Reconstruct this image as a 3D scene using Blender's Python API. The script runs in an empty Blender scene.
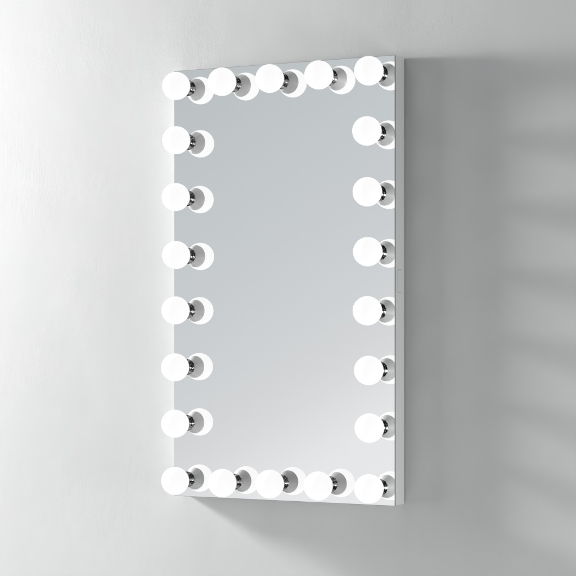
import bpy, bmesh, math
from mathutils import Vector, Matrix

sc = bpy.context.scene
COL = sc.collection

# ------------------------------------------------------------------ numbers (metres)
W, H, D = 0.580, 1.000, 0.0516          # mirror width, height, depth off the wall (wall = plane y 0)
YF = -D                                 # front face of the glass
AX, AZ = 0.2516, 0.4596                 # half spacing of the outer bulb columns / rows
R_GLOBE, Q_GLOBE = 0.0323, 0.0535       # globe radius, centre in front of the glass
YAW, DIST, CAM_Z = 0.5161, 4.7338, -0.1117

KEY_E, FILL_E, LOW_E, SOFT_E, TOP_E, FAR_E = 148.0, 36.0, 10.6, 5.6, 3.8, 47.0
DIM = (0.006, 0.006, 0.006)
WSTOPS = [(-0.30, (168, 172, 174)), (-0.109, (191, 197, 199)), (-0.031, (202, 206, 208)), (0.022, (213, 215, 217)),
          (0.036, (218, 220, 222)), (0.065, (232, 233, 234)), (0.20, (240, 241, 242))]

# ------------------------------------------------------------------ materials
def mat(name, color, rough=0.5, metal=0.0, spec=0.5):
    m = bpy.data.materials.new(name); m.use_nodes = True
    b = m.node_tree.nodes['Principled BSDF']
    b.inputs['Base Color'].default_value = (*color, 1)
    b.inputs['Roughness'].default_value = rough
    b.inputs['Metallic'].default_value = metal
    b.inputs['Specular IOR Level'].default_value = spec
    return m, b, m.node_tree

def noise(nt, scale, detail=3, rough=0.5, stretch=(1, 1, 1), loc=(0, 0, 0)):
    tc = nt.nodes.new('ShaderNodeTexCoord'); mp = nt.nodes.new('ShaderNodeMapping')
    mp.inputs['Scale'].default_value = stretch
    mp.inputs['Location'].default_value = loc
    n = nt.nodes.new('ShaderNodeTexNoise')
    n.inputs['Scale'].default_value = scale; n.inputs['Detail'].default_value = detail
    n.inputs['Roughness'].default_value = rough
    nt.links.new(tc.outputs['Object'], mp.inputs['Vector'])
    nt.links.new(mp.outputs['Vector'], n.inputs['Vector'])
    return n

def maprange(nt, src, a, b, c, d):
    r = nt.nodes.new('ShaderNodeMapRange')
    r.inputs['From Min'].default_value = a; r.inputs['From Max'].default_value = b
    r.inputs['To Min'].default_value = c; r.inputs['To Max'].default_value = d
    nt.links.new(src, r.inputs['Value']); return r

def math_node(nt, op, a, b):
    n = nt.nodes.new('ShaderNodeMath'); n.operation = op
    for i, s in enumerate((a, b)):
        if isinstance(s, (int, float)): n.inputs[i].default_value = s
        else: nt.links.new(s, n.inputs[i])
    return n.outputs[0]

# painted plaster: rolled stipple with broad trowel waves, patchier in some areas
M_WALL, b, nt = mat('white painted plaster', (0.80, 0.81, 0.808), 0.62, spec=0.35)
fine = noise(nt, 170, 4, 0.65, (1, 1, 0.8))
mid = noise(nt, 48, 3, 0.55, (1, 1, 0.75), (3, 0, 1))
broad = noise(nt, 5.5, 3, 0.5, (1, 1, 0.7), (1, 0, 4))
patch = maprange(nt, noise(nt, 3.0, 3, 0.6, (1, 1, 1), (7, 0, 2)).outputs['Fac'], 0.38, 0.62, 0.25, 1.0)
hgt = math_node(nt, 'ADD', math_node(nt, 'MULTIPLY', fine.outputs['Fac'], 0.00085),
                math_node(nt, 'MULTIPLY', mid.outputs['Fac'], 0.0007))
hgt = math_node(nt, 'MULTIPLY', hgt, patch.outputs['Result'])
hgt = math_node(nt, 'ADD', hgt, math_node(nt, 'MULTIPLY', broad.outputs['Fac'], 0.0015))
bp = nt.nodes.new('ShaderNodeBump'); bp.inputs['Strength'].default_value = 0.42
bp.inputs['Distance'].default_value = 1.0
nt.links.new(hgt, bp.inputs['Height']); nt.links.new(bp.outputs['Normal'], b.inputs['Normal'])
mx = nt.nodes.new('ShaderNodeMix'); mx.data_type = 'RGBA'
mx.inputs[6].default_value = (0.780, 0.788, 0.792, 1); mx.inputs[7].default_value = (0.826, 0.830, 0.830, 1)
nt.links.new(noise(nt, 9, 5, 0.65, (1, 1, 0.8), (2, 0, 9)).outputs['Fac'], mx.inputs[0])
cloud = maprange(nt, noise(nt, 2.2, 4, 0.6, (1.3, 1, 0.8), (5, 0, 3)).outputs['Fac'], 0.30, 0.70, 0.955, 1.03)
mul = nt.nodes.new('ShaderNodeVectorMath'); mul.operation = 'SCALE'
nt.links.new(mx.outputs[2], mul.inputs[0]); nt.links.new(cloud.outputs['Result'], mul.inputs['Scale'])
nt.links.new(mul.outputs[0], b.inputs['Base Color'])

M_MIRROR, b, nt = mat('silvered mirror glass', (0.975, 0.975, 0.975), 0.0, 1.0)
M_GLASS_EDGE, b, nt = mat('ground glass edge', (0.16, 0.18, 0.18), 0.5, 0.0)
nz = noise(nt, 30, 3); rr = maprange(nt, nz.outputs['Fac'], 0.3, 0.7, 0.45, 0.65)
nt.links.new(rr.outputs['Result'], b.inputs['Roughness'])

M_BODY, b, nt = mat('white powder coated metal', (0.63, 0.635, 0.632), 0.42)
nz = noise(nt, 900, 2); bp = nt.nodes.new('ShaderNodeBump'); bp.inputs['Distance'].default_value = 0.00005
bp.inputs['Strength'].default_value = 0.4
nt.links.new(nz.outputs['Fac'], bp.inputs['Height']); nt.links.new(bp.outputs['Normal'], b.inputs['Normal'])

M_GAP_SHADE, b, nt = mat('painted gap shade', (0.34, 0.34, 0.34), 0.7)  # dark colour stands in for shade beside the cover plate

M_GLOBE, b, nt = mat('lit opal globe', (0.10, 0.10, 0.10), 0.6, spec=0.12)
b.inputs['Emission Color'].default_value = (1.0, 1.0, 1.0, 1)
b.inputs['Emission Strength'].default_value = 0.93

M_HOUSING, b, nt = mat('satin grey white plastic', (0.56, 0.565, 0.565), 0.38)
nz = noise(nt, 60, 3); mx = nt.nodes.new('ShaderNodeMix'); mx.data_type = 'RGBA'
mx.inputs[6].default_value = (0.76, 0.765, 0.765, 1); mx.inputs[7].default_value = (0.84, 0.845, 0.845, 1)
nt.links.new(nz.outputs['Fac'], mx.inputs[0]); nt.links.new(mx.outputs[2], b.inputs['Base Color'])

M_CHROME, b, nt = mat('dark nickel plated brass', (0.36, 0.36, 0.365), 0.14, 1.0)
nz = noise(nt, 260, 3); rr = maprange(nt, nz.outputs['Fac'], 0.3, 0.7, 0.08, 0.26)
nt.links.new(rr.outputs['Result'], b.inputs['Roughness'])

# ------------------------------------------------------------------ mesh helpers
def link(name, bm, mats, parent=None, smooth=False, loc=(0, 0, 0)):
    me = bpy.data.meshes.new(name); bm.normal_update(); bm.to_mesh(me); bm.free()
    for m in (mats if isinstance(mats, (list, tuple)) else [mats]): me.materials.append(m)
    if smooth:
        for p in me.polygons: p.use_smooth = True
    o = bpy.data.objects.new(name, me); o.location = loc; COL.objects.link(o)
    if parent: o.parent = parent
    return o

def box_bm(x0, x1, y0, y1, z0, z1, bevel=0.0, seg=2):
    bm = bmesh.new(); bmesh.ops.create_cube(bm, size=1)
    for v in bm.verts:
        v.co = Vector((x0 + (v.co.x + .5) * (x1 - x0), y0 + (v.co.y + .5) * (y1 - y0), z0 + (v.co.z + .5) * (z1 - z0)))
    if bevel: bmesh.ops.bevel(bm, geom=bm.edges[:], offset=bevel, segments=seg, profile=0.5, affect='EDGES')
    return bm

def merge(bm, other, mi=None):
    me = bpy.data.meshes.new('tmp'); 
    if mi is not None:
        for f in other.faces: f.material_index = mi
    other.to_mesh(me); other.free(); bm.from_mesh(me); bpy.data.meshes.remove(me)

def lathe_bm(profile, n=64, cap0=True, cap1=True):
    """profile: (distance in front of the glass, radius); axis runs along -y from the origin"""
    bm = bmesh.new(); rings = []
    for h, r in profile:
        if r < 1e-6: rings.append([bm.verts.new((0, -h, 0))]); continue
        rings.append([bm.verts.new((r * math.cos(2 * math.pi * k / n), -h, r * math.sin(2 * math.pi * k / n))) for k in range(n)])
    for a, b_ in zip(rings, rings[1:]):
        for k in range(n):
            q = [a[k % len(a)], a[(k + 1) % n % len(a)], b_[(k + 1) % n % len(b_)], b_[k % len(b_)]]
            u = list(dict.fromkeys(q))
            if len(u) > 2: bm.faces.new(u)
    if cap0 and len(rings[0]) > 1: bm.faces.new(rings[0])
    if cap1 and len(rings[-1]) > 1: bm.faces.new(rings[-1])
    bmesh.ops.recalc_face_normals(bm, faces=bm.faces[:])
    return bm

# ------------------------------------------------------------------ the wall
bm = bmesh.new()
NX = 40
vs = [[bm.verts.new((-6 + 12 * i / NX, 0, -4 + 8 * j / NX)) for j in range(NX + 1)] for i in range(NX + 1)]
for i in range(NX):
    for j in range(NX): bm.faces.new((vs[i][j], vs[i + 1][j], vs[i + 1][j + 1], vs[i][j + 1]))
wall = link('wall', bm, M_WALL); wall['kind'] = 'structure'
wall['label'] = 'white painted plaster wall with fine stipple behind the mirror'

# ------------------------------------------------------------------ the mirror
mirror = bpy.data.objects.new('vanity_mirror', None); COL.objects.link(mirror)
mirror['label'] = 'tall rectangular wall mirror ringed by round lit bulbs in a slim white case'
mirror['category'] = 'mirror'

# glass plate, 4 mm thick, silvered, with a darker ground edge
g = box_bm(-W / 2, W / 2, YF, YF + 0.004, -H / 2, H / 2, 0.0006, 2)
for f in g.faces:
    f.material_index = 0 if (f.normal.y < -0.99) else 1
link('mirror_glass', g, [M_MIRROR, M_GLASS_EDGE], mirror)

# white case behind the glass, held a few millimetres off the wall by a smaller back panel
body = box_bm(-W / 2 + 0.0008, W / 2 - 0.0008, YF + 0.0043, -0.0018, -H / 2 + 0.0008, H / 2 - 0.0008, 0.0012, 3)
link('case', body, M_BODY, mirror)
fl = box_bm(-W / 2 + 0.007, W / 2 - 0.007, -0.0017, -0.0002, -H / 2 + 0.007, H / 2 - 0.007, 0.0006, 2)
link('back_panel', fl, M_BODY, mirror)

# small cover plate on the right side of the case, with dark strips above and below as painted gap shadow
xs = W / 2 - 0.0008
pl = box_bm(xs - 0.001, xs + 0.0005, -0.0370, -0.0170, -0.0250, 0.0230, 0.0004, 2)
merge(pl, box_bm(xs - 0.001, xs + 0.00025, -0.0370, -0.0180, 0.0236, 0.0248), 1)
merge(pl, box_bm(xs - 0.001, xs + 0.00025, -0.0365, -0.0190, -0.0270, -0.0258), 1)
link('cover_plate', pl, [M_BODY, M_GAP_SHADE], mirror)

# ------------------------------------------------------------------ one bulb (built at the origin, axis towards -y)
def globe_bm():
    a0 = math.asin(0.0253 / R_GLOBE); prof = []
    for k in range(33):
        a = a0 + (math.pi - a0) * k / 32
        prof.append((Q_GLOBE - R_GLOBE * math.cos(a), max(R_GLOBE * math.sin(a), 0 if k < 32 else 0)))
    prof[-1] = (Q_GLOBE + R_GLOBE, 0)
    return lathe_bm(prof, 72, True, False)
zc = Q_GLOBE - math.sqrt(R_GLOBE ** 2 - 0.0253 ** 2)
def housing_bm():
    prof = [(0.0132, 0.0100), (0.0134, 0.0121), (0.0150, 0.0132), (0.0180, 0.0155), (0.0220, 0.0186),
            (0.0270, 0.0222), (zc - 0.0022, 0.0256), (zc - 0.0010, 0.0260), (zc + 0.0002, 0.0259), (zc + 0.0006, 0.0252)]
    return lathe_bm(prof, 72)
def socket_bm():
    prof = [(0.0000, 0.0182), (0.0008, 0.0186), (0.0014, 0.0185), (0.0018, 0.0177), (0.0022, 0.0174), (0.0026, 0.0176),
            (0.0034, 0.0175), (0.0044, 0.0170), (0.0054, 0.0162), (0.0058, 0.0154), (0.0062, 0.0152), (0.0068, 0.0153),
            (0.0080, 0.0147), (0.0092, 0.0138), (0.0097, 0.0129), (0.0102, 0.0127), (0.0110, 0.0128), (0.0124, 0.0119), (0.0140, 0.0108)]
    bm = lathe_bm(prof, 72)
    for k in range(12):                                # small grip lugs round the collar
        a = 2 * math.pi * (k + .5) / 12
        t = box_bm(-0.0009, 0.0009, -0.0060, -0.0022, 0.0160, 0.0178, 0.0003, 1)
        bmesh.ops.rotate(t, verts=t.verts[:], cent=(0, 0, 0), matrix=Matrix.Rotation(a, 3, 'Y'))
        merge(bm, t)
    return bm

src = link('light_bulb', globe_bm(), M_GLOBE, mirror, True)
hs = link('bulb_housing', housing_bm(), M_HOUSING, src, True)
so = link('bulb_socket', socket_bm(), M_CHROME, src, False)
for p in so.data.polygons: p.use_smooth = len(p.vertices) == 4 and p.index < 72 * 18

# where each bulb is screwed into the mirror (x, z): two columns of eight, three more along top and bottom,
# none of them perfectly on the grid
SPOTS = [(-.2505, .4578), (.2530, .4615), (-.2505, .3312), (.2487, .3292), (-.2519, .1995), (.2492, .1950),
         (-.2505, .0642), (.2505, .0633), (-.2524, -.0642), (.2492, -.0673), (-.2532, -.1965), (.2525, -.1985),
         (-.2532, -.3275), (.2542, -.3260), (-.2530, -.4600), (.2527, -.4600),
         (-.1258, .4597), (.0011, .4594), (.1266, .4604), (-.1242, -.4609), (.0003, -.4584), (.1263, -.4579)]
for i, (x, z) in enumerate(SPOTS):
    if i == 0:
        o, kids = src, [hs, so]
    else:
        o = src.copy(); COL.objects.link(o); o.parent = mirror; kids = []
        for ch in (hs, so):
            c = ch.copy(); COL.objects.link(c); c.parent = o; kids.append(c)
    o.location = (x, YF, z)
    kids[1].rotation_euler = (0, 0.37 * i, 0)
    o.rotation_euler = (math.radians(0.5) * math.sin(2.3 * i + 1), 0.5 * i, math.radians(0.5) * math.cos(3.1 * i))
    o['group'] = 'round bulbs around the mirror edge'

# ------------------------------------------------------------------ camera: long lens, level, from the right
cam = bpy.data.cameras.new('camera'); co = bpy.data.objects.new('camera', cam); COL.objects.link(co)
co.location = (math.sin(YAW) * DIST, YF - math.cos(YAW) * DIST, CAM_Z)
co.rotation_euler = (math.pi / 2, 0, YAW)
cam.sensor_width = 36; cam.lens = 2070.7 / 576 * 36
cam.shift_x = (288 - 281.12) / 576; cam.shift_y = (330.9 - 288) / 576
cam.clip_start = 0.05; cam.clip_end = 200
sc.camera = co

# ------------------------------------------------------------------ light
def aim(o, target):
    o.rotation_euler = (Vector(target) - o.location).to_track_quat('-Z', 'Y').to_euler()

key = bpy.data.lights.new('key_lamp', 'POINT'); ko = bpy.data.objects.new('key_lamp', key); COL.objects.link(ko)
key.energy = KEY_E; key.shadow_soft_size = 0.23
key.color = (1.0, 0.995, 0.985)
ko.location = (-2.5, -0.47, 0.56)
key.use_nodes = True; lt = key.node_tree                      # focused lamp: falls off with distance, not its square
em = lt.nodes['Emission']; fall = lt.nodes.new('ShaderNodeLightFalloff')
fall.inputs['Strength'].default_value = 1.0
lt.links.new(fall.outputs['Linear'], em.inputs['Strength'])

fill = bpy.data.lights.new('added_side_fill', 'AREA'); fo = bpy.data.objects.new('added_side_fill', fill); COL.objects.link(fo)  # added light, lifts the right side of the case
fill.shape = 'DISK'; fill.size = 1.0; fill.energy = FILL_E
fo.location = (2.5, -0.28, -0.7); aim(fo, (0.3, -0.03, -0.2))

low = bpy.data.lights.new('added_low_fill', 'AREA'); lo = bpy.data.objects.new('added_low_fill', low); COL.objects.link(lo)  # added area light set low, brightens the lower wall
low.shape = 'DISK'; low.size = 1.6; low.energy = LOW_E
lo.location = (-0.1, -1.3, -1.9); aim(lo, (0.0, 0.0, -0.6))

soft = bpy.data.lights.new('added_left_fill', 'AREA'); sf = bpy.data.objects.new('added_left_fill', soft); COL.objects.link(sf)  # added area light, brightens the left wall and fades rightwards
soft.shape = 'RECTANGLE'; soft.size = 0.6; soft.size_y = 2.6; soft.energy = SOFT_E
sf.location = (-1.7, -0.95, 0.1); sf.rotation_euler = (math.pi / 2, 0, -math.radians(52))

def add_fill(name, loc, sx, sy, energy, target):  # area light added for brightness, no such source in view
    l = bpy.data.lights.new(name, 'AREA'); o = bpy.data.objects.new(name, l); COL.objects.link(o)
    l.shape = 'RECTANGLE'; l.size = sx; l.size_y = sy; l.energy = energy; o.location = loc; aim(o, target)
add_fill('added_top_fill', (-0.35, -0.75, 1.7), 1.0, 0.8, TOP_E, (-0.15, 0, 0.6))  # added light to raise the wall above the mirror
add_fill('added_far_fill', (-4.0, -2.0, 0.2), 1.0, 3.0, FAR_E, (0, 0, 0))  # added light from far left, lifts the left wall

# added gradient for the mirror to reflect, brighter low down, nearly black elsewhere
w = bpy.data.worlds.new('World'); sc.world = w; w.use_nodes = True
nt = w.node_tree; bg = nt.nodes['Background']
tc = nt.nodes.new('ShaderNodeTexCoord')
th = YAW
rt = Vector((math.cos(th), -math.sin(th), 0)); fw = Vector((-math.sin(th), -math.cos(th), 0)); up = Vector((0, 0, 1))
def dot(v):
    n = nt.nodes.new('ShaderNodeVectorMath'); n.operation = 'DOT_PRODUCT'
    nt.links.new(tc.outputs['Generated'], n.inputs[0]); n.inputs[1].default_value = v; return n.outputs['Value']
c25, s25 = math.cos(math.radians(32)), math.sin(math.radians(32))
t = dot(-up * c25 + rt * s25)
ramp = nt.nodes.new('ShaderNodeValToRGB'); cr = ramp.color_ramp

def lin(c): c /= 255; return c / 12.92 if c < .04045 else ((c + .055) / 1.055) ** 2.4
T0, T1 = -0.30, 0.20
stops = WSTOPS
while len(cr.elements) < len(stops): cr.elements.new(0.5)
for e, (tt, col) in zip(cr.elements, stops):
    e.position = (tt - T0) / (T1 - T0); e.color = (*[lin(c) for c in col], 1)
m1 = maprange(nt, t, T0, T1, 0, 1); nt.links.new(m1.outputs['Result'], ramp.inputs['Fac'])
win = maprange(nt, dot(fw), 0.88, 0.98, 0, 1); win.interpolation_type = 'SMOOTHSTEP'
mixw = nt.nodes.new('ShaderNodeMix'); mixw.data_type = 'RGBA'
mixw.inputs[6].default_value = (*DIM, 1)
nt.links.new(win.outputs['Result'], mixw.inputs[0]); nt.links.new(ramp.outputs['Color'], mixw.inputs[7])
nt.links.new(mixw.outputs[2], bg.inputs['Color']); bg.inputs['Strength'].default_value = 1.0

# ------------------------------------------------------------------ render
sc.render.engine = 'CYCLES'
sc.view_settings.view_transform = 'Standard'; sc.view_settings.look = 'None'
sc.view_settings.exposure = 0; sc.view_settings.gamma = 1
